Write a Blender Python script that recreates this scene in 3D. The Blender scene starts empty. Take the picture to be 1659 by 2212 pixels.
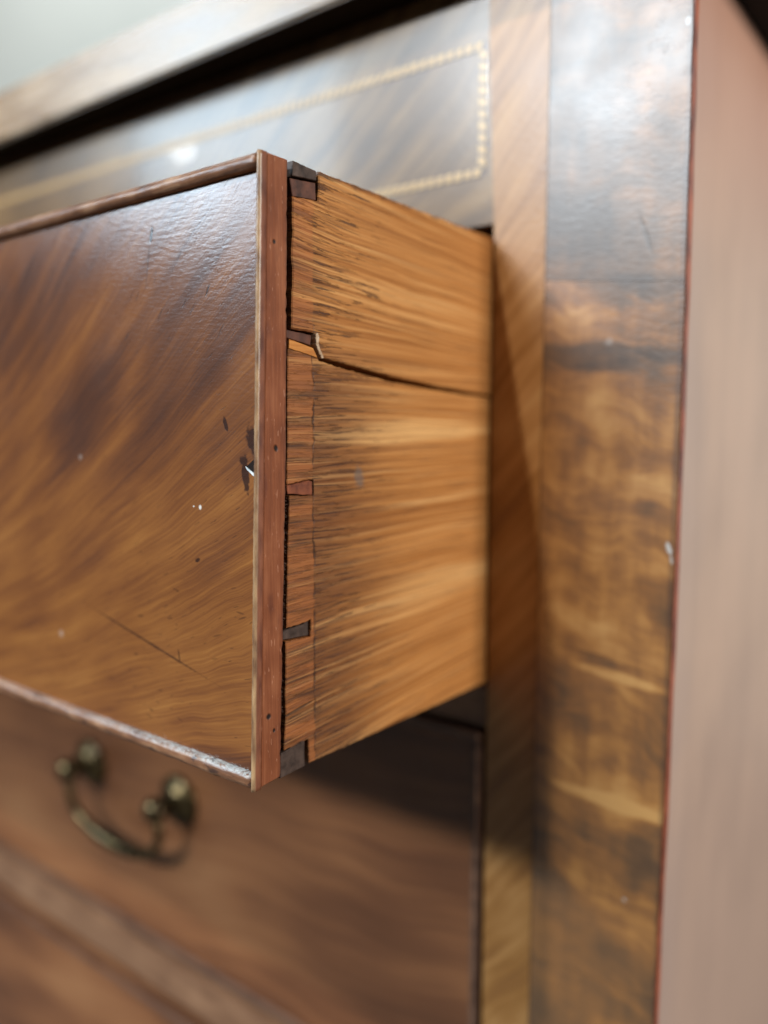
import bpy, bmesh, math, random
from mathutils import Vector, Euler
random.seed(7)
R = math.radians
sc = bpy.context.scene
C = sc.collection
# ------------------------------------------------------------------ camera
cam_d = bpy.data.cameras.new('camera')
cam = bpy.data.objects.new('camera', cam_d); C.objects.link(cam)
cam.location = (0.14005, -0.24030, 0.08702)
cam.rotation_mode = 'XYZ'
from mathutils import Matrix
cam.matrix_world = (Matrix.Translation(cam.location) @ Matrix.Rotation(R(37.4814), 4, 'Z')
                    @ Matrix.Rotation(R(84.1445), 4, 'X') @ Matrix.Rotation(R(0.14), 4, 'Z'))
cam_d.sensor_fit = 'VERTICAL'; cam_d.sensor_height = 36; cam_d.lens = 1762.14/2212*36
cam_d.clip_start = 0.005; cam_d.clip_end = 60
cam_d.dof.use_dof = True; cam_d.dof.focus_distance = 0.1985; cam_d.dof.aperture_fstop = 3.9
sc.camera = cam
# ------------------------------------------------------------------ world and lamps (indoors: room lamps and an added wall fill)
w = bpy.data.worlds.new('World'); sc.world = w; w.use_nodes = True
bg = w.node_tree.nodes['Background']; bg.inputs[0].default_value = (0.80, 0.90, 1.0, 1); bg.inputs[1].default_value = 0.05
sc.view_settings.view_transform = 'Standard'; sc.view_settings.look = 'None'
sc.view_settings.exposure = 0; sc.view_settings.gamma = 1
sc.render.engine = 'CYCLES'
sc.cycles.use_denoising = True; sc.cycles.denoiser = 'OPENIMAGEDENOISE'; sc.cycles.denoising_prefilter = 'ACCURATE'
sc.cycles.max_bounces = 6; sc.cycles.caustics_reflective = False; sc.cycles.caustics_refractive = False
TGT = Vector((0, 0, 0.05))
def lamp(name, direction, dist, sx, sy, power, col, shape='RECTANGLE', tgt=TGT):
    l = bpy.data.lights.new(name, 'AREA'); l.shape = shape; l.size = sx; l.size_y = sy
    l.energy = power; l.color = col
    o = bpy.data.objects.new(name, l); C.objects.link(o)
    d = Vector(direction).normalized(); o.location = tgt + d*dist
    o.rotation_euler = d.to_track_quat('Z', 'Y').to_euler()
    return o
lamp('ceiling_lamp', (-0.144, -0.63, 0.775), 2.3, 0.07, 0.07, 27, (1.0, 0.96, 0.90), 'DISK')
lamp('window_front', (-0.31, -0.845, 0.435), 2.3, 0.75, 0.15, 45, (0.84, 0.93, 1.0))
lamp('window_left', (-0.70, -0.60, 0.430), 2.2, 0.52, 0.62, 16.5, (0.62, 0.83, 1.0))
lamp('bulb_lamp', (-0.740, -0.600, 0.303), 1.7, 0.026, 0.026, 0.40, (1, 0.97, 0.92), 'DISK', Vector((-0.157, 0, 0.209)))
lamp('window_right', (0.95, 0.03, 0.33), 2.0, 0.45, 0.9, 45, (1.0, 0.97, 0.93))
lamp('wall_fill_lamp', (0.25, -0.75, 0.62), 2.1, 0.8, 0.5, 62, (0.98, 1.0, 0.97), 'RECTANGLE', Vector((-2.8, 1.54, 1.7)))  # added fill to brighten the wall, not a known lamp of the room

# ------------------------------------------------------------------ node helper
class NT:
    def __init__(s, name):
        s.m = bpy.data.materials.new(name); s.m.use_nodes = True
        s.t = s.m.node_tree; s.b = s.t.nodes['Principled BSDF']; s._co = None
    def set(s, sock, v):
        if hasattr(v, 'is_linked') or hasattr(v, 'links'): s.t.links.new(v, sock)
        elif isinstance(v, (tuple, list)):
            sock.default_value = tuple(v) if len(v) != 3 or len(sock.default_value) == 3 else tuple(v)+(1,)
        else: sock.default_value = v
    def co(s):
        if s._co is None:
            n = s.t.nodes.new('ShaderNodeTexCoord'); s._co = n.outputs['Object']
            x = s.t.nodes.new('ShaderNodeSeparateXYZ'); s.t.links.new(s._co, x.inputs[0])
            s.x, s.y, s.z = x.outputs
        return s._co
    def ma(s, op, a, b=0.0, c=0.0, clamp=False):
        n = s.t.nodes.new('ShaderNodeMath'); n.operation = op; n.use_clamp = clamp
        s.set(n.inputs[0], a); s.set(n.inputs[1], b); s.set(n.inputs[2], c); return n.outputs[0]
    def add(s, a, b): return s.ma('ADD', a, b)
    def sub(s, a, b): return s.ma('SUBTRACT', a, b)
    def mul(s, a, b): return s.ma('MULTIPLY', a, b)
    def mad(s, a, b, c): return s.ma('MULTIPLY_ADD', a, b, c)
    def comb(s, x, y, z=0.0):
        n = s.t.nodes.new('ShaderNodeCombineXYZ')
        for i, v in enumerate((x, y, z)): s.set(n.inputs[i], v)
        return n.outputs[0]
    def noise(s, vec, scale=1.0, detail=3.0, rough=0.5, dist=0.0):
        n = s.t.nodes.new('ShaderNodeTexNoise'); s.set(n.inputs['Vector'], vec)
        n.inputs['Scale'].default_value = scale; n.inputs['Detail'].default_value = detail
        n.inputs['Roughness'].default_value = rough; n.inputs['Distortion'].default_value = dist
        return n.outputs['Fac']
    def uvn(s, u, v, su, sv, seed=0.0, detail=3.0, rough=0.5):
        return s.noise(s.comb(s.mul(u, su), s.mul(v, sv), seed), 1.0, detail, rough)
    def sm(s, v, lo, hi, a=0.0, b=1.0):
        n = s.t.nodes.new('ShaderNodeMapRange'); n.interpolation_type = 'SMOOTHSTEP'
        for k, q in zip((0, 1, 2, 3, 4), (v, lo, hi, a, b)): s.set(n.inputs[k], q)
        return n.outputs[0]
    def ramp(s, f, stops):
        n = s.t.nodes.new('ShaderNodeValToRGB'); e = n.color_ramp.elements
        while len(e) < len(stops): e.new(0.5)
        for k, (p, c) in enumerate(stops): e[k].position = p; e[k].color = tuple(c)+(1,)
        s.set(n.inputs[0], f); return n.outputs[0]
    def mix(s, f, a, b, mode='MIX'):
        n = s.t.nodes.new('ShaderNodeMix'); n.data_type = 'RGBA'; n.blend_type = mode
        s.set(n.inputs[0], f); s.set(n.inputs[6], a); s.set(n.inputs[7], b); return n.outputs[2]
    def blob(s, a, b, a0, b0, ra, rb, rot=0.0, soft=0.9, wob=None):
        "1 inside an ellipse round (a0,b0), 0 outside, ragged by wob"
        da, db = s.sub(a, a0), s.sub(b, b0); c, n = math.cos(rot), math.sin(rot)
        p = s.mul(s.add(s.mul(da, c), s.mul(db, n)), 1/ra); q = s.mul(s.sub(s.mul(db, c), s.mul(da, n)), 1/rb)
        r = s.ma('SQRT', s.add(s.mul(p, p), s.mul(q, q)))
        if wob is not None: r = s.add(r, wob)
        return s.sm(r, 1.0+soft*0.5, 1.0-soft*0.5)
    def line(s, a, b, p0, p1, wd, soft=0.5, wob=None):
        L = math.hypot(p1[0]-p0[0], p1[1]-p0[1]); ang = math.atan2(p1[1]-p0[1], p1[0]-p0[0])
        return s.blob(a, b, (p0[0]+p1[0])/2, (p0[1]+p1[1])/2, L/2, wd/2, ang, soft, wob)
    def mx(s, *v):
        r = v[0]
        for k in v[1:]: r = s.ma('MAXIMUM', r, k)
        return r
    def bump(s, h, strength=0.3, dist=0.0005):
        n = s.t.nodes.new('ShaderNodeBump'); n.inputs['Strength'].default_value = strength
        n.inputs['Distance'].default_value = dist; s.set(n.inputs['Height'], h)
        s.t.links.new(n.outputs[0], s.b.inputs['Normal']); return n.outputs[0]
    def out(s, col, rough=0.4, spec=0.5, coat=0.0, coat_rough=0.1, metal=0.0):
        s.set(s.b.inputs['Base Color'], col); s.set(s.b.inputs['Roughness'], rough)
        s.set(s.b.inputs['Specular IOR Level'], spec); s.set(s.b.inputs['Coat Weight'], coat)
        s.set(s.b.inputs['Coat Roughness'], coat_rough); s.set(s.b.inputs['Metallic'], metal)
        return s.m

# ------------------------------------------------------------------ materials
def mat_face():
    n = NT('flame_mahogany_veneer'); co = n.co(); x, z = n.x, n.z
    wv = n.sub(n.noise(co, 28, 3), 0.5)
    v = n.mul(n.add(z, 0.052), n.ma('EXPONENT', n.mul(x, -5.0)))
    v = n.mad(wv, 0.009, v); u = n.mad(z, 0.7, x)
    s1 = n.uvn(u, v, 16, 130, 1, 3); s2 = n.uvn(u, v, 20, 640, 2, 4, 0.6); s3 = n.uvn(u, v, 36, 1700, 3, 3)
    fig = n.noise(n.comb(n.mul(u, 22), n.mul(v, 40), 9), 1, 3, 0.5)
    lowr = n.mul(n.sm(z, 0.095, 0.05), n.sm(x, -0.085, -0.02))          # crisper streaks low on the right
    t = n.add(n.add(n.mul(n.sub(s1, 0.5), 0.24), n.mul(n.sub(s2, 0.5), n.mad(lowr, 0.14, 0.15))), n.mad(n.sub(fig, 0.5), 0.28, 0.485))
    t = n.mad(n.sub(s3, 0.5), 0.22, t); t = n.mad(n.sm(z, 0.085, 0.045), 0.028, t)
    t = n.mad(n.sm(z, 0.125, 0.02), 0.055, t)
    wb = n.mul(n.sub(n.uvn(u, v, 25, 110, 6, 3), 0.5), 1.3)
    dark = n.mx(n.blob(x, z, -0.073, 0.094, 0.020, 0.011, 0.55, 1.3, wb), n.mul(n.blob(x, z, -0.036, 0.102, 0.026, 0.009, 0.95, 1.4, wb), 0.75),
                n.mul(n.blob(x, z, -0.105, 0.120, 0.035, 0.014, 0.2, 1.2, wb), 0.65), n.mul(n.blob(x, z, -0.013, 0.108, 0.020, 0.007, 0.9, 1.2, wb), 0.8),
                n.mul(n.blob(x, z, -0.070, 0.052, 0.018, 0.006, 0.5, 1.3, wb), 0.5), n.mul(n.blob(x, z, -0.010, 0.003, 0.03, 0.004, 0.1, 1.2, wb), 0.8))
    t = n.mad(dark, -0.14, t)
    t = n.mad(n.blob(x, z, -0.078, 0.112, 0.024, 0.008, 0.7, 1.2, wb), 0.06, t)
    col = n.ramp(t, [(0.28, (0.062, 0.026, 0.017)), (0.41, (0.115, 0.042, 0.019)), (0.50, (0.182, 0.064, 0.021)), (0.59, (0.258, 0.097, 0.027)), (0.72, (0.36, 0.152, 0.041))])
    pore = n.sm(n.uvn(u, v, 170, 1500, 5, 2), 0.66, 0.72)
    col = n.mix(n.mul(pore, 0.55), col, (0.03, 0.015, 0.010))
    # dents, stains and scratches
    jag = n.mul(n.sub(n.noise(co, 700, 2), 0.5), 1.3)
    stain = n.mx(n.line(x, z, (-0.0047, 0.087), (-0.0003, 0.080), 0.0045, 0.5, jag), n.line(x, z, (-0.0078, 0.0795), (-0.0050, 0.0785), 0.0022, 0.5, jag),
                 n.line(x, z, (-0.0060, 0.080), (-0.0053, 0.0715), 0.0022, 0.5, jag), n.line(x, z, (-0.0136, 0.0897), (-0.0122, 0.0862), 0.0013, 0.4, jag),
                 n.line(x, z, (-0.0240, 0.0530), (-0.0222, 0.0538), 0.0010, 0.4), n.line(x, z, (-0.0417, 0.1392), (-0.0426, 0.1352), 0.0013, 0.5, jag),
                 n.mul(n.line(x, z, (-0.0428, 0.1350), (-0.0445, 0.1240), 0.0005, 0.5), 0.7), n.line(x, z, (-0.0205, 0.1195), (-0.0190, 0.1222), 0.0006, 0.5),
                 n.mul(n.line(x, z, (-0.066, 0.0338), (-0.0215, 0.0238), 0.0007, 0.8, n.mul(jag, 0.7)), 0.8), n.mul(n.line(x, z, (-0.0300, 0.0253), (-0.0308, 0.0290), 0.0006, 0.5), 0.8))
    for k in range(14):
        px, pz = random.uniform(-.06, -.015), random.uniform(.108, .13); L = random.uniform(.0012, .004)
        stain = n.mx(stain, n.mul(n.line(x, z, (px, pz), (px+L*.72, pz+L), 0.0004, 0.6), random.uniform(.4, .9)))
    for k in range(16):
        px, pz = random.uniform(-.05, -.003), random.uniform(.006, .05); L = random.uniform(.0008, .003)
        stain = n.mx(stain, n.mul(n.line(x, z, (px, pz), (px+L, pz+L*random.uniform(-.3, .5)), 0.0005, 0.7), random.uniform(.3, .8)))
    col = n.mix(n.mul(stain, 0.88), col, (0.026, 0.011, 0.009))
    spk = n.mx(n.blob(x, z, -0.0222, 0.0670, 0.00045, 0.00055), n.blob(x, z, -0.0247, 0.0671, 0.00025, 0.0002), n.mul(n.blob(x, z, -0.0865, 0.0245, 0.0010, 0.0010), 0.22),
               n.mul(n.blob(x, z, -0.0755, 0.0785, 0.0007, 0.0007), 0.22))
    col = n.mix(spk, col, (0.75, 0.72, 0.66))
    peel = n.noise(n.comb(n.mul(x, 330), n.mul(z, 1000), 0), 1, 2, 0.5)
    h = n.add(n.mul(peel, 0.75), n.mul(s3, 0.35)); h = n.mad(stain, -0.4, h); h = n.mad(pore, -0.35, h)
    n.bump(h, 0.15, 0.00035)
    rg = n.mad(n.noise(co, 60, 3), 0.14, 0.15)
    return n.out(col, rg, 0.72, 0.0)

def mat_oak():
    n = NT('aged_oak'); co = n.co(); y, z = n.y, n.z
    tilt = n.sm(z, 0.055, 0.0, 0.0, -0.075)
    tilt = n.add(tilt, n.sm(z, 0.100, 0.118, 0.0, 0.06))
    v = n.add(z, n.mul(n.add(y, 0.09), tilt))
    wv = n.sub(n.noise(n.comb(n.mul(y, 16), n.mul(v, 40), 0), 1, 2), 0.5)
    v = n.mad(wv, 0.0035, v)
    s1 = n.uvn(y, v, 4, 120, 1, 2); s2 = n.uvn(y, v, 8, 800, 2, 3, 0.6); s3 = n.uvn(y, v, 22, 1700, 3, 2)
    t = n.add(n.mul(s1, 0.26), n.add(n.mul(s2, 0.42), n.mul(s3, 0.32)))
    # paler rays, with the grain's satin sheen painted into the colour
    t = n.mad(n.blob(y, v, -0.045, 0.0860, 0.048, 0.0030, 0.02, 0.9), 0.20, t)
    t = n.mad(n.blob(y, v, -0.030, 0.0655, 0.035, 0.0012, 0.03, 0.9), 0.09, t)
    t = n.mad(n.blob(y, v, -0.028, 0.0380, 0.042, 0.0055, 0.0, 1.2), 0.15, t)
    t = n.mad(n.blob(y, v, -0.050, 0.1260, 0.055, 0.0090, 0.0, 1.4), 0.06, t)
    col = n.ramp(t, [(0.30, (0.20, 0.064, 0.014)), (0.43, (0.335, 0.125, 0.027)), (0.54, (0.465, 0.195, 0.050)), (0.70, (0.66, 0.365, 0.135))])
    up = n.sm(z, 0.098, 0.112)
    # old handling dirt, soaked along the grain: darkest near the front board
    rag = n.add(n.mul(n.sub(n.uvn(y, v, 14, 700, 7, 4, 0.7), 0.5), 0.075), n.mul(n.sub(n.uvn(y, v, 10, 90, 17, 2), 0.5), 0.03))
    yy = n.add(y, rag)
    d1 = n.sm(yy, -0.038, -0.088); d2 = n.sm(yy, -0.078, -0.100)
    dirt = n.add(n.mul(d1, n.sub(1.0, up)), n.mul(d2, up))
    col = n.mix(n.mul(dirt, 0.78), col, (0.110, 0.038, 0.014))
    # open pores: fine dashes low down, bold torn streaks on the upper tail
    p1 = n.uvn(y, v, 60, 1700, 4, 3, 0.6); p2 = n.uvn(y, v, 38, 600, 8, 5, 0.72); p3 = n.uvn(y, v, 34, 950, 12, 3, 0.6)
    fade = n.sm(y, -0.094, -0.040, 0.0, 0.13)
    m1 = n.mul(n.sm(n.sub(p1, fade), 0.530, 0.580), n.mad(up, -0.40, 0.90)); m2 = n.mul(n.sm(n.sub(p2, n.mul(fade, 0.9)), 0.535, 0.560), n.mad(up, 0.55, 0.40))
    m3 = n.mul(n.sm(p3, 0.60, 0.645), 0.30)
    fl = n.uvn(y, v, 6, 1400, 21, 3, 0.6)
    col = n.mix(n.mul(n.sm(fl, 0.50, 0.62), 0.42), col, (0.16, 0.052, 0.012))
    col = n.mix(n.mul(n.sm(fl, 0.46, 0.34), 0.30), col, (0.72, 0.40, 0.15))
    pm = n.mx(n.mul(m1, n.sm(y, -0.02, -0.06)), n.mul(m2, n.sm(y, -0.03, -0.07)), m3)
    col = n.mix(n.mul(pm, 0.84), col, (0.042, 0.016, 0.011))
    # tail ends: warmer where the scribed line crosses
    wb = n.mul(n.sub(n.noise(co, 330, 3), 0.5), 0.0024)
    ys = n.add(y, wb)
    tail = n.mul(n.sm(ys, -0.0868, -0.0876), n.sm(n.noise(n.comb(n.mul(y, 40), n.mul(z, 320), 3), 1, 3), 0.36, 0.60))
    col = n.mix(n.mul(tail, 0.50), col, (0.40, 0.13, 0.036))
    scr = n.mul(n.mul(n.sm(n.ma('ABSOLUTE', n.add(ys, 0.0872)), 0.00042, 0.00012), n.sm(n.noise(n.comb(0, 0, n.mul(z, 150)), 1, 3), 0.40, 0.56)), n.sm(z, 0.118, 0.10))
    jag = n.mul(n.sub(n.noise(co, 600, 2), 0.5), 1.2)
    split = n.line(y, z, (-0.0988, 0.0150), (-0.0880, 0.0165), 0.0007, 0.5, n.mul(jag, 0.6))
    dk = n.mx(scr, split)
    col = n.mix(n.mul(dk, 0.72), col, (0.02, 0.010, 0.008))
    smg = n.blob(y, z, -0.0688, 0.0737, 0.0020, 0.0028, 0.3, 0.7, jag)
    col = n.mix(n.mul(smg, 0.6), col, (0.12, 0.105, 0.095))
    edge = n.mul(n.sm(n.add(z, n.mul(n.sub(n.noise(co, 300, 2), .5), .003)), 0.1485, 0.1500), 0.75)
    col = n.mix(edge, col, (0.09, 0.04, 0.018))
    h = n.add(n.mul(pm, -1.0), n.mul(s3, 0.35)); h = n.mad(dk, -1.5, h); h = n.mad(s2, 0.4, h)
    n.bump(h, 0.6, 0.0004)
    return n.out(col, n.mad(s2, 0.3, 0.36), 0.35)

def mat_lap():
    n = NT('red_mahogany'); co = n.co(); y, z = n.y, n.z
    s1 = n.uvn(y, z, 420, 30, 1, 3); s2 = n.uvn(y, z, 1500, 90, 2, 2); fg = n.noise(co, 90, 3)
    t = n.add(n.add(n.mul(s1, 0.4), n.mul(s2, 0.25)), n.mul(fg, 0.35))
    col = n.ramp(t, [(0.3, (0.105, 0.029, 0.012)), (0.5, (0.200, 0.060, 0.023)), (0.68, (0.31, 0.112, 0.048))])
    fl = n.sm(n.uvn(y, z, 1700, 330, 5, 2), 0.655, 0.72)
    col = n.mix(n.mul(fl, 0.55), col, (0.52, 0.25, 0.15))
    dk = n.mul(n.sm(n.noise(n.comb(n.mul(y, 200), n.mul(z, 60), 4), 1, 3), 0.60, 0.72), 0.5)
    col = n.mix(dk, col, (0.09, 0.025, 0.015))
    el = n.ma('MINIMUM', n.mad(n.sub(z, 0.150), 0.0208, -0.0954), n.mad(n.sub(z, 0.078), 0.0394, -0.0969))
    seam = n.sm(n.sub(n.sub(el, y), n.mul(n.sub(n.noise(co, 420, 3), .5), 0.0016)), 0.0011, 0.0001)
    col = n.mix(n.mul(seam, 0.6), col, (0.055, 0.018, 0.011))
    hole = n.mx(n.blob(y, z, -0.1003, 0.1304, 0.00045, 0.0005), n.blob(y, z, -0.1005, 0.0822, 0.0006, 0.0008, 0.3), n.blob(y, z, -0.1040, 0.0168, 0.00075, 0.0007),
                n.blob(y, z, -0.1022, 0.0128, 0.0004, 0.0005))
    col = n.mix(hole, col, (0.012, 0.006, 0.005))
    n.bump(n.add(n.mad(hole, -2.0, n.mul(s2, 0.5)), n.mul(fl, 0.3)), 0.4, 0.0004)
    return n.out(col, n.mad(fg, 0.2, 0.42), 0.25)

def mat_crossband():
    n = NT('tan_crossband_veneer'); co = n.co(); x, z = n.x, n.z
    a = R(50); u = n.add(n.mul(x, math.cos(a)), n.mul(z, math.sin(a))); v = n.sub(n.mul(z, math.cos(a)), n.mul(x, math.sin(a)))
    v = n.mad(n.sub(n.noise(co, 22, 2), 0.5), 0.010, v)
    s1 = n.uvn(u, v, 18, 210, 1, 3); s2 = n.uvn(u, v, 30, 700, 2, 2); fg = n.noise(co, 26, 2)
    t = n.add(n.add(n.mul(s1, 0.42), n.mul(s2, 0.18)), n.mul(fg, 0.40))
    col = n.ramp(t, [(0.30, (0.17, 0.066, 0.020)), (0.45, (0.32, 0.140, 0.036)), (0.56, (0.45, 0.222, 0.073)), (0.7, (0.56, 0.32, 0.120))])
    ln = n.mx(n.sm(x, 0.0188, 0.0197), n.mul(n.sm(x, 0.0012, 0.0004), 0.0))
    col = n.mix(n.mul(ln, 0.6), col, (0.10, 0.045, 0.02))
    n.bump(n.add(n.noise(co, 800, 2), n.mul(s2, .5)), 0.16, 0.0003)
    return n.out(col, n.mad(fg, 0.15, 0.28), 0.55)

def mat_stile():
    n = NT('dark_flame_veneer'); co = n.co(); x, z = n.x, n.z
    oi = n.t.nodes.new('ShaderNodeObjectInfo'); ph = n.mul(oi.outputs['Random'], 40.0)
    w1 = n.sub(n.noise(n.comb(n.mul(x, 30), n.mul(z, 22), ph), 1, 3, 0.5), 0.5)
    v = n.add(n.mad(x, 0.22, z), n.mul(w1, 0.030))
    s1 = n.uvn(x, v, 20, 46, ph, 3, 0.55); s2 = n.uvn(x, v, 46, 150, 2, 3, 0.55); s3 = n.uvn(x, v, 80, 620, 3, 2)
    cl = n.noise(n.comb(n.mul(x, 46), n.mul(z, 40), n.add(ph, 11.0)), 1, 3, 0.55)
    blk = n.uvn(x, z, 170, 40, 5, 3, 0.5)
    t = n.add(n.add(n.mul(s1, 0.34), n.mul(s2, 0.20)), n.add(n.add(n.mul(s3, 0.06), n.mul(blk, 0.16)), n.mul(cl, 0.24)))
    t = n.mad(n.sub(t, 0.5), 1.45, 0.5)
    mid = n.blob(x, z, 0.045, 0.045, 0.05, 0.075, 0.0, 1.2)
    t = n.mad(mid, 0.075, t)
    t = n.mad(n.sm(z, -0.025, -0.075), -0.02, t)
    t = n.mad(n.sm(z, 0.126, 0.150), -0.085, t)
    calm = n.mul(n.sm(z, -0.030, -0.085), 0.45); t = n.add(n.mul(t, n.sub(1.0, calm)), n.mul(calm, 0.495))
    jg = n.mul(n.sub(s2, 0.5), 1.2)
    t = n.mad(n.blob(x, z, 0.048, -0.0305, 0.017, 0.0022, -0.06, 1.0, jg), 0.22, t)
    t = n.mad(n.blob(x, z, 0.046, 0.0105, 0.014, 0.0016, -0.12, 0.9, jg), 0.20, t)
    t = n.mad(n.blob(x, z, 0.040, 0.109, 0.020, 0.0045, -0.06, 0.9, jg), -0.14, t)
    t = n.mad(n.blob(x, z, 0.040, 0.128, 0.022, 0.0050, 0.0, 0.9, jg), -0.10, t)
    col = n.ramp(t, [(0.32, (0.072, 0.042, 0.025)), (0.44, (0.145, 0.074, 0.033)), (0.53, (0.265, 0.117, 0.038)), (0.60, (0.40, 0.185, 0.053)), (0.72, (0.57, 0.310, 0.105))])
    ck = n.mx(n.mul(n.line(x, z, (0.0495, 0.149), (0.0535, 0.138), 0.0016, 0.8), 0.6))
    col = n.mix(n.mul(ck, 0.7), col, (0.02, 0.012, 0.008))
    ed = n.sm(x, 0.0612, 0.0626); col = n.mix(n.mul(ed, 0.5), col, (0.05, 0.025, 0.02))
    chip = n.mx(n.blob(x, z, 0.0617, 0.0520, 0.0007, 0.0018, 0.35, 0.5, jg), n.mul(n.blob(x, z, 0.0626, 0.0485, 0.0004, 0.0013, 0.2, 0.5, jg), .7), n.mul(n.blob(x, z, 0.0615, 0.1995, 0.0007, 0.0012, 0, .5), .7),
                n.mul(n.blob(x, z, 0.0415, 0.1135, 0.0011, 0.0011, 0, .9, jg), .3), n.mul(n.blob(x, z, 0.0520, -0.0612, 0.0007, 0.0007, 0, .7), .5))
    col = n.mix(chip, col, (0.50, 0.48, 0.45))
    # crazed lacquer
    vor = n.t.nodes.new('ShaderNodeTexVoronoi'); vor.feature = 'DISTANCE_TO_EDGE'; vor.inputs['Scale'].default_value = 1
    wc = n.noise(co, 300, 2)
    n.set(vor.inputs['Vector'], n.comb(n.mad(wc, 1.6, n.mul(x, 480)), n.mad(wc, 1.6, n.mul(z, 1150)), 0))
    cr = n.mul(n.sm(vor.outputs['Distance'], 0.10, 0.0), n.mul(n.sm(z, 0.150, 0.185), n.sm(x, 0.022, 0.058)))
    cr = n.mul(cr, n.sm(n.noise(co, 130, 3), 0.42, 0.6))
    col = n.mix(n.mul(cr, 0.4), col, (0.02, 0.012, 0.012))
    h = n.add(n.mul(n.noise(n.comb(n.mul(x, 350), n.mul(z, 700), 0), 1, 3, 0.6), 0.8), n.mul(s3, 0.3)); h = n.mad(cr, -0.2, h); h = n.mad(ck, -1.0, h)
    n.bump(h, 0.14, 0.0004)
    return n.out(col, n.mad(n.noise(co, 40, 3), 0.2, 0.27), 0.85, 0.0)

def mat_side():
    n = NT('faded_mahogany_side'); co = n.co(); y, z = n.y, n.z
    yv = n.mad(n.sub(n.noise(co, 9, 2), 0.5), 0.010, y)
    s1 = n.uvn(yv, z, 60, 6, 1, 3); s2 = n.uvn(yv, z, 260, 14, 2, 3); fg = n.noise(co, 16, 3)
    red = n.sm(z, 0.12, 0.215)
    t = n.add(n.add(n.mul(s1, 0.30), n.mul(s2, 0.15)), n.mul(fg, 0.55))
    col = n.ramp(t, [(0.25, (0.33, 0.225, 0.168)), (0.5, (0.42, 0.288, 0.215)), (0.75, (0.50, 0.340, 0.250))])
    cool = n.sm(n.mad(n.sub(fg, 0.5), 0.05, y), 0.035, 0.0)
    col = n.mix(n.mul(cool, 0.45), col, (0.36, 0.27, 0.235))  # light variation near the front edge, painted as a cooler tone
    lo = n.sm(n.mad(n.sub(fg, .5), .1, z), 0.03, -0.08); col = n.mix(n.mul(lo, 0.35), col, (0.33, 0.235, 0.20))  # light variation low on the panel, painted as a greyer tone
    col = n.mix(n.mul(red, 0.55), col, (0.40, 0.170, 0.105))  # reddish soft shadow below the overhang, painted into the panel colour
    n.bump(s2, 0.1, 0.0003)
    return n.out(col, 0.42, 0.4)

def mat_frieze():
    n = NT('frieze_veneer'); co = n.co(); x, z = n.x, n.z
    v = n.mul(n.add(z, -0.10), n.ma('EXPONENT', n.mul(x, -9.0)))
    v = n.mad(n.sub(n.noise(co, 26, 2), 0.5), 0.014, v); u = n.add(x, z)
    s1 = n.uvn(u, v, 14, 95, 1, 3); s2 = n.uvn(u, v, 30, 330, 2, 3); fg = n.noise(co, 20, 2)
    t = n.add(n.add(n.mul(s1, 0.45), n.mul(s2, 0.2)), n.mul(fg, 0.35))
    col = n.ramp(t, [(0.3, (0.062, 0.034, 0.016)), (0.47, (0.15, 0.080, 0.031)), (0.58, (0.25, 0.138, 0.050)), (0.7, (0.34, 0.20, 0.077))])
    n.bump(n.noise(co, 700, 2), 0.10, 0.0003)
    return n.out(col, 0.28, 0.6, 0.14, 0.03)

def mat_lower():
    n = NT('reddish_drawer_veneer'); co = n.co(); x, z = n.x, n.z
    v = n.mad(n.sub(n.noise(co, 10, 2), 0.5), 0.03, n.sub(z, n.mul(x, 0.10)))
    s1 = n.uvn(x, v, 6, 40, 1, 2); s2 = n.uvn(x, v, 12, 260, 2, 4); fg = n.noise(n.comb(n.mul(x, 9), n.mul(z, 16), 7), 1, 2)
    t = n.add(n.add(n.mul(s1, 0.28), n.mul(s2, 0.22)), n.mul(fg, 0.50))
    t = n.mad(n.blob(x, z, -0.33, -0.135, 0.22, 0.035, 0.0, 1.6), 0.05, t)  # lamp light and hazy reflection painted as a paler patch
    col = n.ramp(t, [(0.32, (0.088, 0.033, 0.015)), (0.46, (0.168, 0.063, 0.026)), (0.56, (0.265, 0.105, 0.041)), (0.70, (0.37, 0.168, 0.070))])
    return n.out(col, n.mad(fg, 0.15, 0.27), 0.5, 0.1, 0.2)

def mat_plain(name, c0, c1, scale=60, rough=0.45, spec=0.4, stretch=(1, 1, 1), bump=0.2, metal=0.0):
    n = NT(name); co = n.co()
    f = n.noise(n.comb(n.mul(n.x, stretch[0]), n.mul(n.y, stretch[1]), n.mul(n.z, stretch[2])), scale, 4, 0.55)
    col = n.ramp(f, [(0.32, c0), (0.68, c1)])
    n.bump(n.noise(co, 900, 3), bump, 0.0003)
    return n.out(col, n.mad(f, 0.2, rough-0.1), spec, 0, .1, metal)

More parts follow.
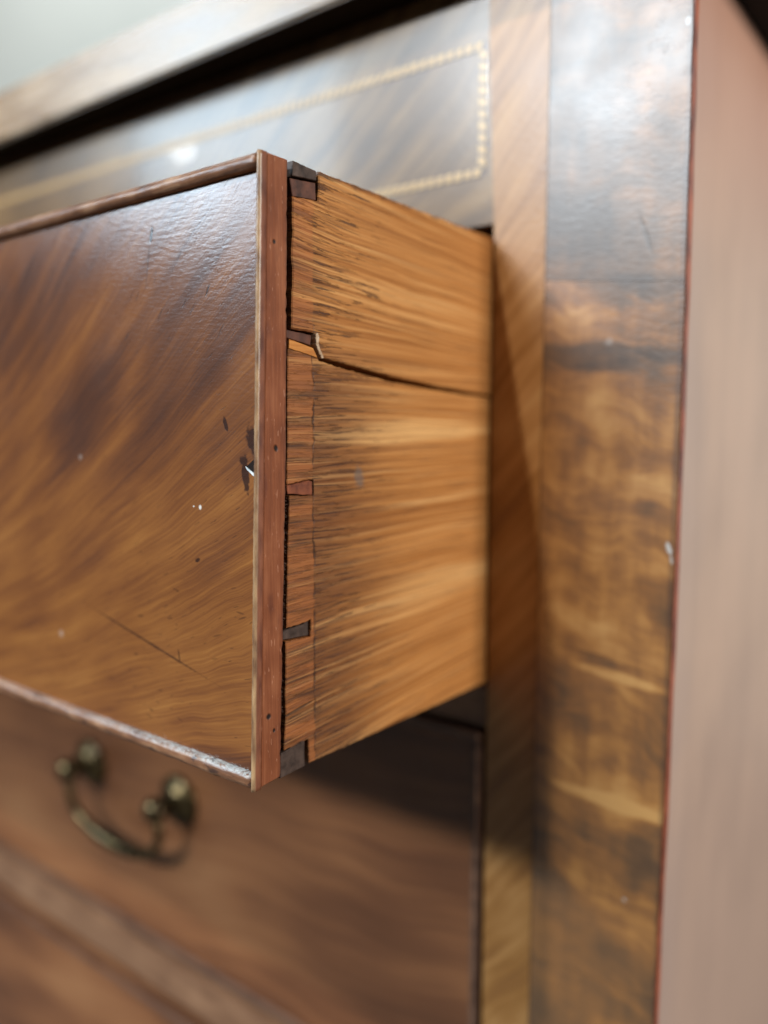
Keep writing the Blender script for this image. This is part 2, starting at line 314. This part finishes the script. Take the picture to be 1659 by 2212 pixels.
def mat_bead(name='bead_mahogany', dust_glare=False):
    n = NT(name); co = n.co(); x, z = n.x, n.z
    s = n.noise(n.comb(n.mul(n.x, 60), n.mul(n.y, 900), n.mul(n.z, 900)), 1, 4, 0.6)
    fg = n.noise(co, 120, 3)
    col = n.ramp(n.add(n.mul(s, .6), n.mul(fg, .4)), [(0.32, (0.075, 0.034, 0.022)), (0.5, (0.22, 0.098, 0.048)), (0.66, (0.42, 0.235, 0.13))])
    if dust_glare:
        g = n.t.nodes.new('ShaderNodeNewGeometry'); sp = n.t.nodes.new('ShaderNodeSeparateXYZ'); n.t.links.new(g.outputs['Normal'], sp.inputs[0])
        up = n.sm(sp.outputs[2], 0.35, 0.85)
        dd = n.mul(up, n.mul(n.sm(n.noise(co, 900, 3, 0.7), 0.35, 0.6), n.sm(n.mad(n.sub(fg, .5), .05, x), -0.090, -0.012, 0.25, 1.0)))
        col = n.mix(n.mul(dd, 0.8), col, (0.60, 0.65, 0.66))  # dust on upward faces, with specular glare painted into the same colour
        ck = n.sm(n.noise(n.comb(n.mul(x, 240), n.mul(n.y, 500), n.mul(z, 500)), 1, 3), 0.60, 0.66)
        col = n.mix(n.mul(ck, 0.7), col, (0.03, 0.018, 0.02))
    n.bump(n.add(s, n.noise(co, 700, 3)), 0.35, 0.0004)
    return n.out(col, n.mad(fg, 0.2, 0.25), 0.5)

M = dict(face=mat_face(), oak=mat_oak(), lap=mat_lap(), cross=mat_crossband(), stile=mat_stile(), side=mat_side(),
         frieze=mat_frieze(), lower=mat_lower(), bead=mat_bead(), bead_dust_glare=mat_bead('dust_and_glare_bead', True),
         pin=mat_plain('dark_pin_wood', (0.040, 0.016, 0.011), (0.125, 0.044, 0.024), 300, 0.5, 0.4),
         pin_grey=mat_plain('grimy_pin_wood', (0.026, 0.015, 0.011), (0.078, 0.048, 0.036), 350, 0.55, 0.35, bump=0.5),
         pin_red=mat_plain('red_pin_wood', (0.11, 0.030, 0.016), (0.26, 0.075, 0.030), 350, 0.5, 0.35),
         crumb=mat_plain('dark_torn_fibre', (0.02, 0.012, 0.010), (0.12, 0.065, 0.045), 900, 0.6, 0.3),
         splinter=mat_plain('raw_splintered_oak', (0.34, 0.22, 0.13), (0.62, 0.47, 0.33), 900, 0.7, 0.2, bump=0.6),
         fresh=mat_plain('fresh_oak', (0.38, 0.13, 0.026), (0.56, 0.235, 0.055), 120, 0.5, 0.3, (1, 1, 12)),
         dark=mat_plain('dark_gap_and_shade', (0.008, 0.005, 0.004), (0.022, 0.013, 0.010), 400, 0.7, 0.1),  # for joints and the chip; also overhang shade given as colour
         inside=mat_plain('dark_inner_wood', (0.035, 0.018, 0.010), (0.075, 0.040, 0.022), 40, 0.6, 0.25),
         top=mat_plain('top_mahogany', (0.26, 0.155, 0.080), (0.48, 0.32, 0.18), 30, 0.27, 0.6, (1, 6, 6), 0.12),
         box=mat_plain('boxwood', (0.50, 0.29, 0.10), (0.64, 0.41, 0.16), 300, 0.30, 0.6, bump=0.04),
         ebony=mat_plain('dark_stringing', (0.10, 0.056, 0.030), (0.20, 0.11, 0.055), 300, 0.30, 0.6, bump=0.04),
         arris=mat_plain('red_arris', (0.10, 0.022, 0.012), (0.36, 0.095, 0.045), 180, 0.4, 0.4, (1, 1, .6)),
         rail=mat_plain('tan_rail_veneer', (0.17, 0.080, 0.042), (0.33, 0.175, 0.095), 40, 0.32, 0.5, (1, 4, 4)),
         brass=mat_plain('dark_brass', (0.040, 0.030, 0.020), (0.19, 0.130, 0.055), 160, 0.28, 0.5, metal=0.9, bump=0.05),
         lintm=mat_plain('lint', (0.62, 0.68, 0.68), (0.82, 0.86, 0.86), 300, 0.8, 0.2),
         metal=mat_plain('bare_chip_edge', (0.50, 0.56, 0.58), (0.80, 0.84, 0.84), 900, 0.4, 0.5),
         wall=mat_plain('pale_wall_paint', (0.55, 0.575, 0.55), (0.60, 0.62, 0.595), 2, 0.8, 0.2),
         floor=mat_plain('grey_floor', (0.055, 0.052, 0.048), (0.085, 0.080, 0.075), 6, 0.7, 0.3))

# ------------------------------------------------------------------ mesh helpers
def obj(name, bm, mat, parent=None, smooth=False):
    me = bpy.data.meshes.new(name); bmesh.ops.recalc_face_normals(bm, faces=bm.faces[:]); bm.to_mesh(me); bm.free()
    me.materials.append(mat)
    if smooth:
        for p in me.polygons: p.use_smooth = True
    o = bpy.data.objects.new(name, me); C.objects.link(o)
    if parent is not None: attach(o, parent)
    return o
BASE = {}
def attach(o, parent):
    o.parent = parent
    root = parent
    while root.parent: root = root.parent
    if parent.type == 'EMPTY': o.location = -Vector(parent.location)      # mesh coordinates stay room coordinates
def thing(name, loc, label, cat):
    o = bpy.data.objects.new(name, None); C.objects.link(o); o.location = loc; o.empty_display_size = .02
    o['label'] = label; o['category'] = cat; return o
def box(bm, a, b):
    vs = [bm.verts.new((x, y, z)) for x in (a[0], b[0]) for y in (a[1], b[1]) for z in (a[2], b[2])]
    for f in ((0,1,3,2),(4,6,7,5),(0,4,5,1),(2,3,7,6),(0,2,6,4),(1,5,7,3)): bm.faces.new([vs[i] for i in f])
    return vs
def bev(bm, w, seg=1):
    bmesh.ops.bevel(bm, geom=bm.edges[:], offset=w, segments=seg, affect='EDGES', clamp_overlap=True)
def boxo(name, a, b, mat, parent, bevel=0.0, seg=2):
    bm = bmesh.new(); box(bm, a, b)
    if bevel: bev(bm, bevel, seg)
    return obj(name, bm, mat, parent)
def rough(poly, step, amp, keep=()):
    "resample an outline with a slight raggedness"
    out = []
    for i, p in enumerate(poly):
        q = poly[(i+1) % len(poly)]; L = math.hypot(q[0]-p[0], q[1]-p[1]); k = max(1, int(L/step))
        nx, ny = (-(q[1]-p[1])/L, (q[0]-p[0])/L) if L else (0, 0)
        for j in range(k):
            t = j/k; e = random.uniform(-amp, amp) if (j and i not in keep) else 0
            out.append((p[0]+(q[0]-p[0])*t+nx*e, p[1]+(q[1]-p[1])*t+ny*e))
    return out
def prism_yz(name, poly, x0, x1, mat, parent, bevel=0.00018):
    "outline given as (y,z) in mm, thickness along x in m"
    bm = bmesh.new()
    A = [bm.verts.new((x0, y/1000, z/1000)) for y, z in poly]; B = [bm.verts.new((x1, y/1000, z/1000)) for y, z in poly]
    fa = bm.faces.new(A); fb = bm.faces.new(B[::-1])
    n = len(poly)
    for i in range(n): bm.faces.new((A[i], A[(i+1) % n], B[(i+1) % n], B[i]))
    bmesh.ops.recalc_face_normals(bm, faces=bm.faces[:])
    if bevel:
        ed = [e for e in bm.edges if (e.verts[0] in B and e.verts[1] in B)]
        bmesh.ops.bevel(bm, geom=ed, offset=bevel, segments=1, affect='EDGES', clamp_overlap=True)
    return obj(name, bm, mat, parent)
def sweep_x(name, prof, xs, mat, parent, jit=0.0, shift=None):
    "closed (y,z) profile in m swept along x"
    bm = bmesh.new(); rings = []
    for x in xs:
        j = [(random.uniform(-jit, jit), random.uniform(-jit, jit)) for _ in prof]
        rings.append([bm.verts.new((x, y+a, z+b)) for (y, z), (a, b) in zip(prof, j)])
    n = len(prof)
    for r0, r1 in zip(rings, rings[1:]):
        for i in range(n): bm.faces.new((r0[i], r0[(i+1) % n], r1[(i+1) % n], r1[i]))
    bm.faces.new(rings[0]); bm.faces.new(rings[-1][::-1])
    return obj(name, bm, mat, parent, True)
def lin(a, b, n): return [a+(b-a)*i/(n-1) for i in range(n)]

WL = -0.80            # left end of the drawers
XS = 0.0627           # right face of the chest
# ------------------------------------------------------------------ setting
bm = bmesh.new(); box(bm, (-3.5, 1.55, -0.60), (3.5, 1.65, 2.4)); wall = obj('wall', bm, M['wall']); wall['kind'] = 'structure'
bm = bmesh.new(); box(bm, (-3.5, -3.2, -0.64), (3.5, 1.549, -0.60)); fl = obj('floor', bm, M['floor']); fl['kind'] = 'structure'

# ------------------------------------------------------------------ chest
chest = thing('chest_of_drawers', (-0.40, 0.22, -0.60), 'old mahogany chest with dark flame veneered front post, pale side and chequered inlay frieze', 'chest of drawers')
Z1, OV = 0.2322, 0.0152     # underside and overhang of the top
boxo('top_board', (WL-XS-OV, -OV, Z1+0.0006), (XS+OV, 0.47, Z1+0.0245), M['top'], chest, 0.0012)
boxo('top_underside_shade', (WL-XS-OV+.0006, -OV+.0006, Z1), (XS+OV-.0006, 0.469, Z1+0.0005), M['dark'], chest)  # near-black sheet: the shade under the overhang is put into its colour
boxo('side_panel', (0.0445, 0.0042, -0.56), (XS, 0.45, Z1-0.0003), M['side'], chest)
boxo('side_panel', (WL-XS, 0.0042, -0.56), (WL-0.0445, 0.45, Z1-0.0003), M['side'], chest)
boxo('side_overhang_shade', (XS+0.0002, -0.004, 0.2214), (XS+0.0142, 0.46, Z1-0.0001), M['dark'], chest)  # added near-black strip imitating the shaded underside of the side overhang
# front post: a veneered stile, its red arris and the tan crossband
def strip_wavy(name, xl, xr, z0, z1, y0, y1, mat, parent, amp=0.0, bvl=0.0):
    bm = bmesh.new(); n = 60; L = []; Rr = []
    for i in range(n+1):
        z = z0+(z1-z0)*i/n; e = random.uniform(-amp, amp)
        xr_ = (xr(z) if callable(xr) else xr)+e
        L.append((xl(z) if callable(xl) else xl, z)); Rr.append((xr_, z))
    for i in range(n):
        q = [L[i], Rr[i], Rr[i+1], L[i+1]]
        f = [bm.verts.new((a, y0, b)) for a, b in q]; k = [bm.verts.new((a, y1, b)) for a, b in q]
        bm.faces.new(f); bm.faces.new(k[::-1]); bm.faces.new((f[1], k[1], k[2], f[2])); bm.faces.new((f[0], f[3], k[3], k[0]))
        if i == 0: bm.faces.new((f[0], k[0], k[1], f[1]))
        if i == n-1: bm.faces.new((f[3], f[2], k[2], k[3]))
    bmesh.ops.remove_doubles(bm, verts=bm.verts[:], dist=1e-7)
    return obj(name, bm, mat, parent)
edge = lambda z: 0.0627+0.0009*max(0.0, 1-((z-0.07)/0.14)**2)-0.0002
seams = [(-0.56, -0.56), (-0.345, -0.341), (-0.212, -0.2165), (-0.0935, -0.0900), (0.0190, 0.0126), (0.1335, 0.1290), (Z1-0.0003, Z1-0.0003)]
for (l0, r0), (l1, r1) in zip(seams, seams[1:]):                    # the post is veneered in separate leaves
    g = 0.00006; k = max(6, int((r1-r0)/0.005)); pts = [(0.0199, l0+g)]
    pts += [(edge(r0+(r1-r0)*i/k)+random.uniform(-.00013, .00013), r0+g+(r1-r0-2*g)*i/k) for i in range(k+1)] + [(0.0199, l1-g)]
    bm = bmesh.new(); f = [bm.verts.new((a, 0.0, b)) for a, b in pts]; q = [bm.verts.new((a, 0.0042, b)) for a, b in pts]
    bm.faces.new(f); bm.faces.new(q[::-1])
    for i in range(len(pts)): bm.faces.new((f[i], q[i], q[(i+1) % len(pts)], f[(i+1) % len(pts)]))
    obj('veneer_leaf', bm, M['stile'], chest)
strip_wavy('arris', 0.05, lambda z: edge(z)+0.0004, -0.56, Z1-0.0003, 0.0007, 0.0041, M['arris'], chest, 0.00012)
strip_wavy('crossband', lambda z: 0.0009-0.0030*min(1, max(0, (z-0.150)/0.06)), 0.0196, -0.56, Z1-0.0003, 0.0003, 0.0045, M['cross'], chest)
boxo('stile_core', (0.0012, 0.0046, -0.56), (0.0443, 0.030, Z1-0.0003), M['inside'], chest)
boxo('stile', (WL-XS, 0.0, -0.56), (WL-0.0199, 0.0041, Z1-0.0003), M['stile'], chest)
boxo('crossband', (WL-0.0196, 0.0003, -0.56), (WL-0.0010, 0.0045, Z1-0.0003), M['cross'], chest)
boxo('back_panel', (WL-0.04, 0.44, -0.55), (0.04, 0.449, Z1-0.0004), M['inside'], chest)
# frieze with chequered stringing
fr = boxo('frieze_panel', (WL, 0.0004, 0.1540), (0.0007, 0.018, Z1-0.0003), M['frieze'], chest)
def inlay_run(p0, p1, width, first):
    global blk
    d = Vector((p1[0]-p0[0], 0, p1[1]-p0[1])); L = d.length; d.normalize(); per = 0.0037; n = int(L/per)
    for i in range(n):
        c = Vector((p0[0], 0, p0[1]))+d*(per*(i+0.5))
        if blk is None:
            bm = bmesh.new(); a, h, sk = per*0.34, width/2, per*0.14
            q = [(-a-sk, -h), (a-sk, -h), (a+sk, h), (-a+sk, h)]
            f = [bm.verts.new((u, -0.00012, v)) for u, v in q]; k = [bm.verts.new((u, 0.0008, v)) for u, v in q]
            bm.faces.new(f); bm.faces.new(k[::-1])
            for j in range(4): bm.faces.new((f[j], k[j], k[(j+1) % 4], f[(j+1) % 4]))
            o = obj('inlay_block', bm, M['box']); blk = o.data
        else:
            o = bpy.data.objects.new('inlay_block', blk); C.objects.link(o)
        o.parent = fr; o.location = (c.x, 0.0002, c.z)
        o.rotation_euler = (random.uniform(-.004, .004), -math.atan2(d.z, d.x)+random.uniform(-.05, .05), 0)
        o.scale = (random.uniform(.88, 1.1), 1, random.uniform(.9, 1.05))
blk = None
IR, IT, IB, IL = -0.0041, 0.2108, 0.1711, -0.335
for a, b in (((IL, 0, IT-0.0016), (IR+0.0016, 0, IT+0.0016)), ((IL, 0, IB-0.0016), (IR+0.0016, 0, IB+0.0016)), ((IR-0.0016, 0, IB+0.0017), (IR+0.0016, 0, IT-0.0017))):
    s_ = boxo('stringing', (a[0], 0.00025, a[2]), (b[0], 0.0009, b[2]), M['ebony'], None); s_.parent = fr
inlay_run((IR, IT), (IL, IT), 0.0027, 0)
inlay_run((IR, IB), (IL, IB), 0.0027, 0)
inlay_run((IR, IT-0.0012), (IR, IB+0.0012), 0.0027, 0)
# rails between the drawers, and what is seen inside the open bay
boxo('drawer_rail', (WL, 0.0006, -0.0170), (0.0008, 0.030, -0.0022), M['rail'], chest, 0.0006)
boxo('drawer_rail', (WL, 0.0006, -0.2010), (0.0008, 0.030, -0.1795), M['rail'], chest, 0.0006)
boxo('drawer_runner', (-0.06, 0.0305, -0.012), (0.0008, 0.43, -0.003), M['inside'], chest)
boxo('plinth', (WL, 0.0006, -0.46), (0.0008, 0.03, -0.3805), M['rail'], chest, 0.0006)
boxo('bottom_board', (WL-0.04, 0.031, -0.46), (0.04, 0.439, -0.445), M['inside'], chest)
for fx in (WL-0.05, 0.0): boxo('foot', (fx-0.02, 0.02, -0.60), (fx+0.04, 0.08, -0.5605), M['inside'], chest, 0.003)

# ------------------------------------------------------------------ open drawer
dr = thing('open_drawer', (-0.40, -0.02, 0.0), 'pulled out drawer with cracked oak side, dovetails and glossy flame veneer front', 'drawer')
def ty(z): return -0.1049+(z-0.150)*(-0.1049+0.1096)/0.150       # face leans a little: y of the face at height z
FP = 0.0006
def slab(name, x0, x1, z0, z1, f0, f1, mat, parent, bvl=0.0):
    "board standing parallel to the leaning face, from f0 to f1 behind it"
    bm = bmesh.new(); vs = box(bm, (x0, 0, z0), (x1, 1, z1))
    for v in bm.verts: v.co.y = ty(v.co.z)+(f0 if v.co.y < .5 else f1)
    if bvl: bev(bm, bvl, 1)
    return obj(name, bm, mat, parent)
BP = 0.0022                                                         # beads stand this far proud of the veneer
slab('face_veneer', WL, -0.0003, 0.0034, 0.1462, BP, BP+0.0012, M['face'], dr)
slab('front_board', WL, -0.0010, 0.0008, 0.1490, BP+0.0013, 0.0087, M['lap'], dr)
slab('front_core', WL, -0.0098, 0.0008, 0.1490, 0.0088, 0.0190, M['pin'], dr)
# cock beads: rounded mouldings round the face
def bead_prof(z0, z1, n=9):
    h = (z1-z0)/2; zc = (z0+z1)/2; P = []
    for i in range(n):
        a = math.pi/2-math.pi*i/(n-1); z = zc+h*math.sin(a)
        P.append((ty(z)+BP*0.95-BP*0.95*math.cos(a)**0.7 if math.cos(a) > 1e-6 else ty(z)+BP*0.95, z))
    P.append((ty(z0)+0.0080, z0)); P.append((ty(z1)+0.0080, z1)); return P
sweep_x('cock_bead', bead_prof(0.1463, 0.1500), lin(WL, -0.0006, 300), M['bead'], dr, 0.00007)
sweep_x('cock_bead', bead_prof(-0.0004, 0.0033), lin(WL, -0.0006, 300), M['bead_dust_glare'], dr, 0.00016)
# right-hand bead, a thin strip closing the board's end
bm = bmesh.new(); rings = []
for i in range(160):
    z = -0.0005+(0.1505+0.0)*i/159; pr = []
    for k in range(7):
        a = math.pi*k/6; pr.append((-0.00025-0.00066*math.cos(a), ty(z)+0.0008-0.0008*math.sin(a)))
    pr += [(0.00041, ty(z)+0.0022), (0.00025, ty(z)+0.0026), (-0.0005, ty(z)+0.0026), (-0.00091, ty(z)+0.0024)]
    rings.append([bm.verts.new((x+random.uniform(-.00004, .00004), y+random.uniform(-.00007, .00007), z)) for x, y in pr])
for r0, r1 in zip(rings, rings[1:]):
    for i in range(len(r0)): bm.faces.new((r0[i], r0[(i+1) % len(r0)], r1[(i+1) % len(r0)], r1[i]))
bm.faces.new(rings[0]); bm.faces.new(rings[-1][::-1])
n = NT('worn_pale_bead'); co = n.co()
front = n.sub(n.y, n.mad(n.z, 0.0313, -0.1096))                     # depth behind the bead's nose
fg = n.noise(n.comb(n.mul(n.x, 500), n.mul(n.y, 500), n.mul(n.z, 130)), 1, 4)
c_side = n.ramp(fg, [(0.32, (0.10, 0.032, 0.020)), (0.68, (0.24, 0.085, 0.042))])
c_nose = n.ramp(fg, [(0.32, (0.15, 0.075, 0.040)), (0.68, (0.46, 0.29, 0.15))])
n.bump(fg, 0.3, 0.0003)
M['bead_pale'] = n.out(n.mix(n.sm(n.mad(n.sub(fg, .5), .0006, front), 0.0010, 0.0004), c_side, c_nose), 0.35, 0.5)
obj('cock_bead', bm, M['bead_pale'], dr, True)
# end of the front board (the lap in front of the dovetails)
def lap_edge(z): return -95.4-1.5*(150-z)/72 if z > 78 else -96.9-3.1*(78-z)/78.6
lap = [(-102.2, 150.1)] + [(lap_edge(150.1-k*1.25)+random.uniform(-.09, .09)-(0.25 if random.random() < .06 else 0), 150.1-k*1.25) for k in range(121)] + [(-106.9, -0.3)]
prism_yz('lap', lap, -0.0009, 0.0001, M['lap'], dr, 0.0003)
# dark ground behind the joints
prism_yz('joint_gap', [(-98.5, 0.6), (-84.6, 1.0), (-82.5, 60), (-82.5, 105), (-83.5, 149.5), (-95.2, 149.5)], -0.0095, -0.0030, M['dark'], dr, 0)
# pins of the front board between the oak tails
P = lambda n, pts, x1, m, a=.05: prism_yz(n, rough(pts, .9, a), -0.006, x1, m, dr, 0.00015)
P('dovetail_pin', [(-93.73, 150.3), (-85.6, 149.9), (-85.5, 147.6), (-94.0, 146.8)], 0.0002, M['pin_grey'])
P('dovetail_pin', [(-94.5, 146.2), (-85.5, 147.1), (-85.3, 142.95), (-93.6, 142.2)], -0.0002, M['pin'])
P('dovetail_pin', [(-95.6, 110.7), (-86.6, 110.2), (-87.0, 107.6), (-95.6, 108.8)], -0.0008, M['pin'])
P('dovetail_pin', [(-96.6, 73.0), (-88.7, 73.9), (-87.45, 73.6), (-87.45, 70.1), (-96.3, 70.9)], -0.0001, M['pin_red'], .10)
P('dovetail_pin', [(-98.1, 36.9), (-90.6, 37.2), (-88.9, 37.8), (-88.75, 33.95), (-98.1, 34.6)], -0.0006, M['pin_grey'])
P('dovetail_pin', [(-99.7, 6.0), (-98.8, 6.0), (-92.0, 6.65), (-91.0, 6.85), (-91.0, -0.2), (-100.0, -0.4)], -0.0001, M['pin_grey'])
bm = bmesh.new()
for k in range(150):
    zz = random.choice((random.uniform(16, 34), random.uniform(38, 70), random.uniform(38, 70))); yc = -97.75+(zz-37)*0.042 if zz > 36 else -98.55
    yb, zb, r_ = yc+random.uniform(-.45, .35), zz, random.uniform(.10, .26)
    m_ = bmesh.ops.create_icosphere(bm, subdivisions=1, radius=r_/1000)
    for v_ in m_['verts']: v_.co = Vector((v_.co.x*2.2-0.0009+random.uniform(-.0001, .0001), v_.co.y*1.25+yb/1000, v_.co.z*.75+zb/1000))
tc = obj('torn_fibres', bm, M['crumb'], dr); tc['kind'] = 'stuff'
# the two oak boards, split along the crack, with their tails
upper = [(-94.1, 142.0), (-85.05, 142.85), (-84.6, 150.0), (-65, 149.95), (-45, 149.7), (-1.0, 149.5), (40, 149.4), (40, 95.5), (-0.1, 98.0), (-15.6, 98.9), (-34.8, 100.1), (-55.8, 101.7), (-69.1, 103.3),
         (-80.7, 104.5), (-84.2, 104.9), (-86.3, 108.0), (-85.9, 110.6), (-94.8, 111.0), (-94.6, 117), (-94.2, 123), (-94.5, 129), (-93.9, 134), (-94.2, 138)]
prism_yz('side_board', rough(upper, 0.9, .13), -0.0090, 0.0003, M['oak'], dr, 0.0003)
lower = [(-95.9, 108.0), (-87.2, 106.6), (-84.6, 103.9), (-80.7, 103.3), (-69.1, 101.8), (-55.8, 100.2), (-34.8, 98.8), (-15.6, 97.8), (-0.4, 97.3), (40, 95.0), (40, -0.9), (1.0, -0.8), (-89.4, 0.1),
         (-89.6, 6.6), (-92, 6.75), (-98.5, 6.3), (-98.3, 10), (-97.9, 15.2), (-97.9, 22), (-97.6, 28), (-97.7, 34.2), (-88.5, 33.6), (-88.3, 38.2), (-90.6, 37.7), (-97.3, 37.5), (-96.9, 46), (-96.6, 55), (-96.2, 62), (-95.8, 70.4),
         (-87.3, 70.0), (-87.25, 74.0), (-88.6, 74.15), (-96.6, 73.2), (-96.3, 82), (-96.2, 90), (-96.0, 100)]
prism_yz('side_board', rough(lower, 0.8, .14), -0.0090, 0.0, M['oak'], dr, 0.0002)
# torn bright slip under the upper board's tail, and its raw splintered end
prism_yz('oak_slip', rough([(-95.8, 108.4), (-87.3, 106.9), (-85.6, 104.6), (-95.9, 106.2)], .8, .06), -0.004, 0.00035, M['fresh'], dr, 0.0001)
prism_yz('splintered_edge', rough([(-86.5, 110.4), (-85.9, 110.75), (-85.2, 109.9), (-85.5, 108.2), (-84.6, 106.4), (-83.4, 104.7), (-84.4, 104.6), (-85.5, 106.3), (-86.5, 107.9)], .35, .16), -0.004, 0.0006, M['splinter'], dr, 0.0001)
# triangular hole in the veneer beside the right bead, with its bright lower lip
def tri(name, pts, f0, f1, mat):
    bm = bmesh.new(); a = [bm.verts.new((x, ty(z)+f0, z)) for x, z in pts]; b = [bm.verts.new((x, ty(z)+f1, z)) for x, z in pts]
    bm.faces.new(a); bm.faces.new(b[::-1]); n = len(pts)
    for i in range(n): bm.faces.new((a[i], b[i], b[(i+1) % n], a[(i+1) % n]))
    return obj(name, bm, mat, dr)
tri('veneer_chip', [(-0.0052, 0.0778), (-0.0046, 0.0774), (-0.0003, 0.0753), (-0.0003, 0.0812), (-0.0025, 0.0798)], BP-0.00015, BP+0.0008, M['dark'])
tri('chip_lip', [(-0.0055, 0.07785), (-0.0046, 0.07745), (-0.0025, 0.0763), (-0.0003, 0.0754), (-0.0003, 0.0746), (-0.0027, 0.0757), (-0.0048, 0.0770)], BP-0.0003, BP+0.0008, M['metal'])
# lint caught on the lower bead
bm = bmesh.new()
for k in range(900):
    x = -0.055+0.053*random.random()**0.6; z0 = 0.0030+random.uniform(-.0004, .0007); y0 = ty(z0)+random.uniform(0.0006, BP-0.0001)
    L = random.uniform(.0004, .0014)*(2.0 if random.random() < .05 else 1); a = random.uniform(0, 6.28); p = Vector((x, y0, z0)); pts = [p.copy()]
    d = Vector((math.cos(a), -abs(math.sin(a))*.5, random.uniform(0.0, .9)))
    for q in range(3):
        d += Vector((random.uniform(-.7, .7), random.uniform(-.6, .3), random.uniform(-.6, .5))); p = p+d.normalized()*L/3; pts.append(p.copy())
    wv = 0.00002
    row = [(bm.verts.new(t+Vector((0, 0, wv))), bm.verts.new(t-Vector((wv, 0, wv)))) for t in pts]
    for (a0, a1), (b0, b1) in zip(row, row[1:]): bm.faces.new((a0, a1, b1, b0))
li = obj('lint', bm, M['lintm'], dr); li['kind'] = 'stuff'
# rest of the drawer
boxo('side_board', (WL, -0.083, -0.0005), (WL+0.009, 0.04, 0.1495), M['oak'], dr)
boxo('drawer_bottom', (WL+0.0095, -0.083, 0.006), (-0.0095, 0.39, 0.012), M['inside'], dr)
boxo('back_board', (WL+0.0095, 0.39, 0.006), (-0.0095, 0.40, 0.14), M['inside'], dr)
boxo('side_rear', (-0.009, 0.0405, -0.0009), (-0.0002, 0.40, 0.1494), M['oak'], dr)
boxo('side_rear', (WL+0.0002, 0.0405, -0.0005), (WL+0.009, 0.40, 0.1494), M['oak'], dr)

# ------------------------------------------------------------------ closed drawers below
def closed_drawer(z0, z1, label):
    t = thing('closed_drawer', (-0.40, 0.05, z0), label, 'drawer')
    boxo('drawer_front', (WL+0.001, 0.0012, z0), (-0.0008, 0.022, z1), M['lower'], t)
    b = 0.0032
    for nm, a, c in (('t', (WL+0.001, -0.0016, z1-b), (-0.0008, 0.0011, z1)), ('b', (WL+0.001, -0.0016, z0), (-0.0008, 0.0011, z0+b)),
                     ('r', (-0.0008-b, -0.0016, z0+b+.0001), (-0.0008, 0.0011, z1-b-.0001)), ('l', (WL+0.001, -0.0016, z0+b+.0001), (WL+0.001+b, 0.0011, z1-b-.0001))):
        boxo('cock_bead', a, c, M['bead_low'], t, 0.0010)
    boxo('drawer_box', (WL+0.012, 0.0225, z0+.004), (-0.012, 0.42, z1-.004), M['inside'], t)
    return t
M['bead_low'] = mat_plain('dark_bead', (0.085, 0.045, 0.032), (0.22, 0.120, 0.075), 200, 0.3, 0.5, (.2, 1, 1))
d2 = closed_drawer(-0.1735, -0.0190, 'closed reddish brown drawer with a dark brass bail handle, below the open drawer')
d3 = closed_drawer(-0.3770, -0.2065, 'lowest closed greyish brown drawer, partly seen at the bottom left corner')
def lathe(name, prof, cx, cz, mat, parent, seg=24):
    "profile of (y, r) turned round a line along y"
    bm = bmesh.new(); rings = []
    for y, r in prof:
        rings.append([bm.verts.new((cx+r*math.cos(6.2832*k/seg), y, cz+r*math.sin(6.2832*k/seg))) for k in range(seg)])
    for a, b in zip(rings, rings[1:]):
        for k in range(seg): bm.faces.new((a[k], a[(k+1) % seg], b[(k+1) % seg], b[k]))
    bm.faces.new(rings[0]); bm.faces.new(rings[-1][::-1])
    o = obj(name, bm, mat, None, True); o.parent = parent; return o
HX = (-0.2430, -0.1695); HZ = -0.0925
def tube(name, pts, rad, mat, parent, seg=12):
    bm = bmesh.new(); rings = []
    for i, p in enumerate(pts):
        p = Vector(p); t = (Vector(pts[min(i+1, len(pts)-1)])-Vector(pts[max(i-1, 0)])).normalized()
        s = t.cross(Vector((0, 1, 0))).normalized() if abs(t.y) < .95 else Vector((1, 0, 0)); q = s.cross(t)
        r = rad(i/(len(pts)-1)); rings.append([bm.verts.new(p+s*r*math.cos(6.2832*k/seg)+q*r*math.sin(6.2832*k/seg)) for k in range(seg)])
    for a, b in zip(rings, rings[1:]):
        for k in range(seg): bm.faces.new((a[k], a[(k+1) % seg], b[(k+1) % seg], b[k]))
    bm.faces.new(rings[0]); bm.faces.new(rings[-1][::-1])
    return obj(name, bm, mat, parent, True)
cx = (HX[0]+HX[1])/2; hw = (HX[1]-HX[0])/2
bp = [(HX[0], -0.0125, HZ-0.002)] + [(cx+hw*1.04*math.cos(math.pi+math.pi*t/18), -0.0130+0.003*math.sin(math.pi*t/18), HZ-0.004-0.027*math.sin(math.pi*t/18)**0.62) for t in range(1, 18)] + [(HX[1], -0.0125, HZ-0.002)]
hd = tube('bail_handle', bp, lambda t: 0.0021+0.0016*math.sin(math.pi*t)**2, M['brass'], d2)
for hx in HX:
    lathe('rosette', [(0.0011, 0.0125), (-0.0008, 0.0125), (-0.0022, 0.0108), (-0.0028, 0.0085), (-0.0042, 0.0072), (-0.0050, 0.0045)], hx, HZ, M['brass'], hd)
    lathe('post', [(-0.0046, 0.0036), (-0.0080, 0.0032), (-0.0092, 0.0046), (-0.0120, 0.0060), (-0.0150, 0.0062), (-0.0172, 0.0048), (-0.0185, 0.0022), (-0.0188, 0.0004)], hx, HZ, M['brass'], hd)
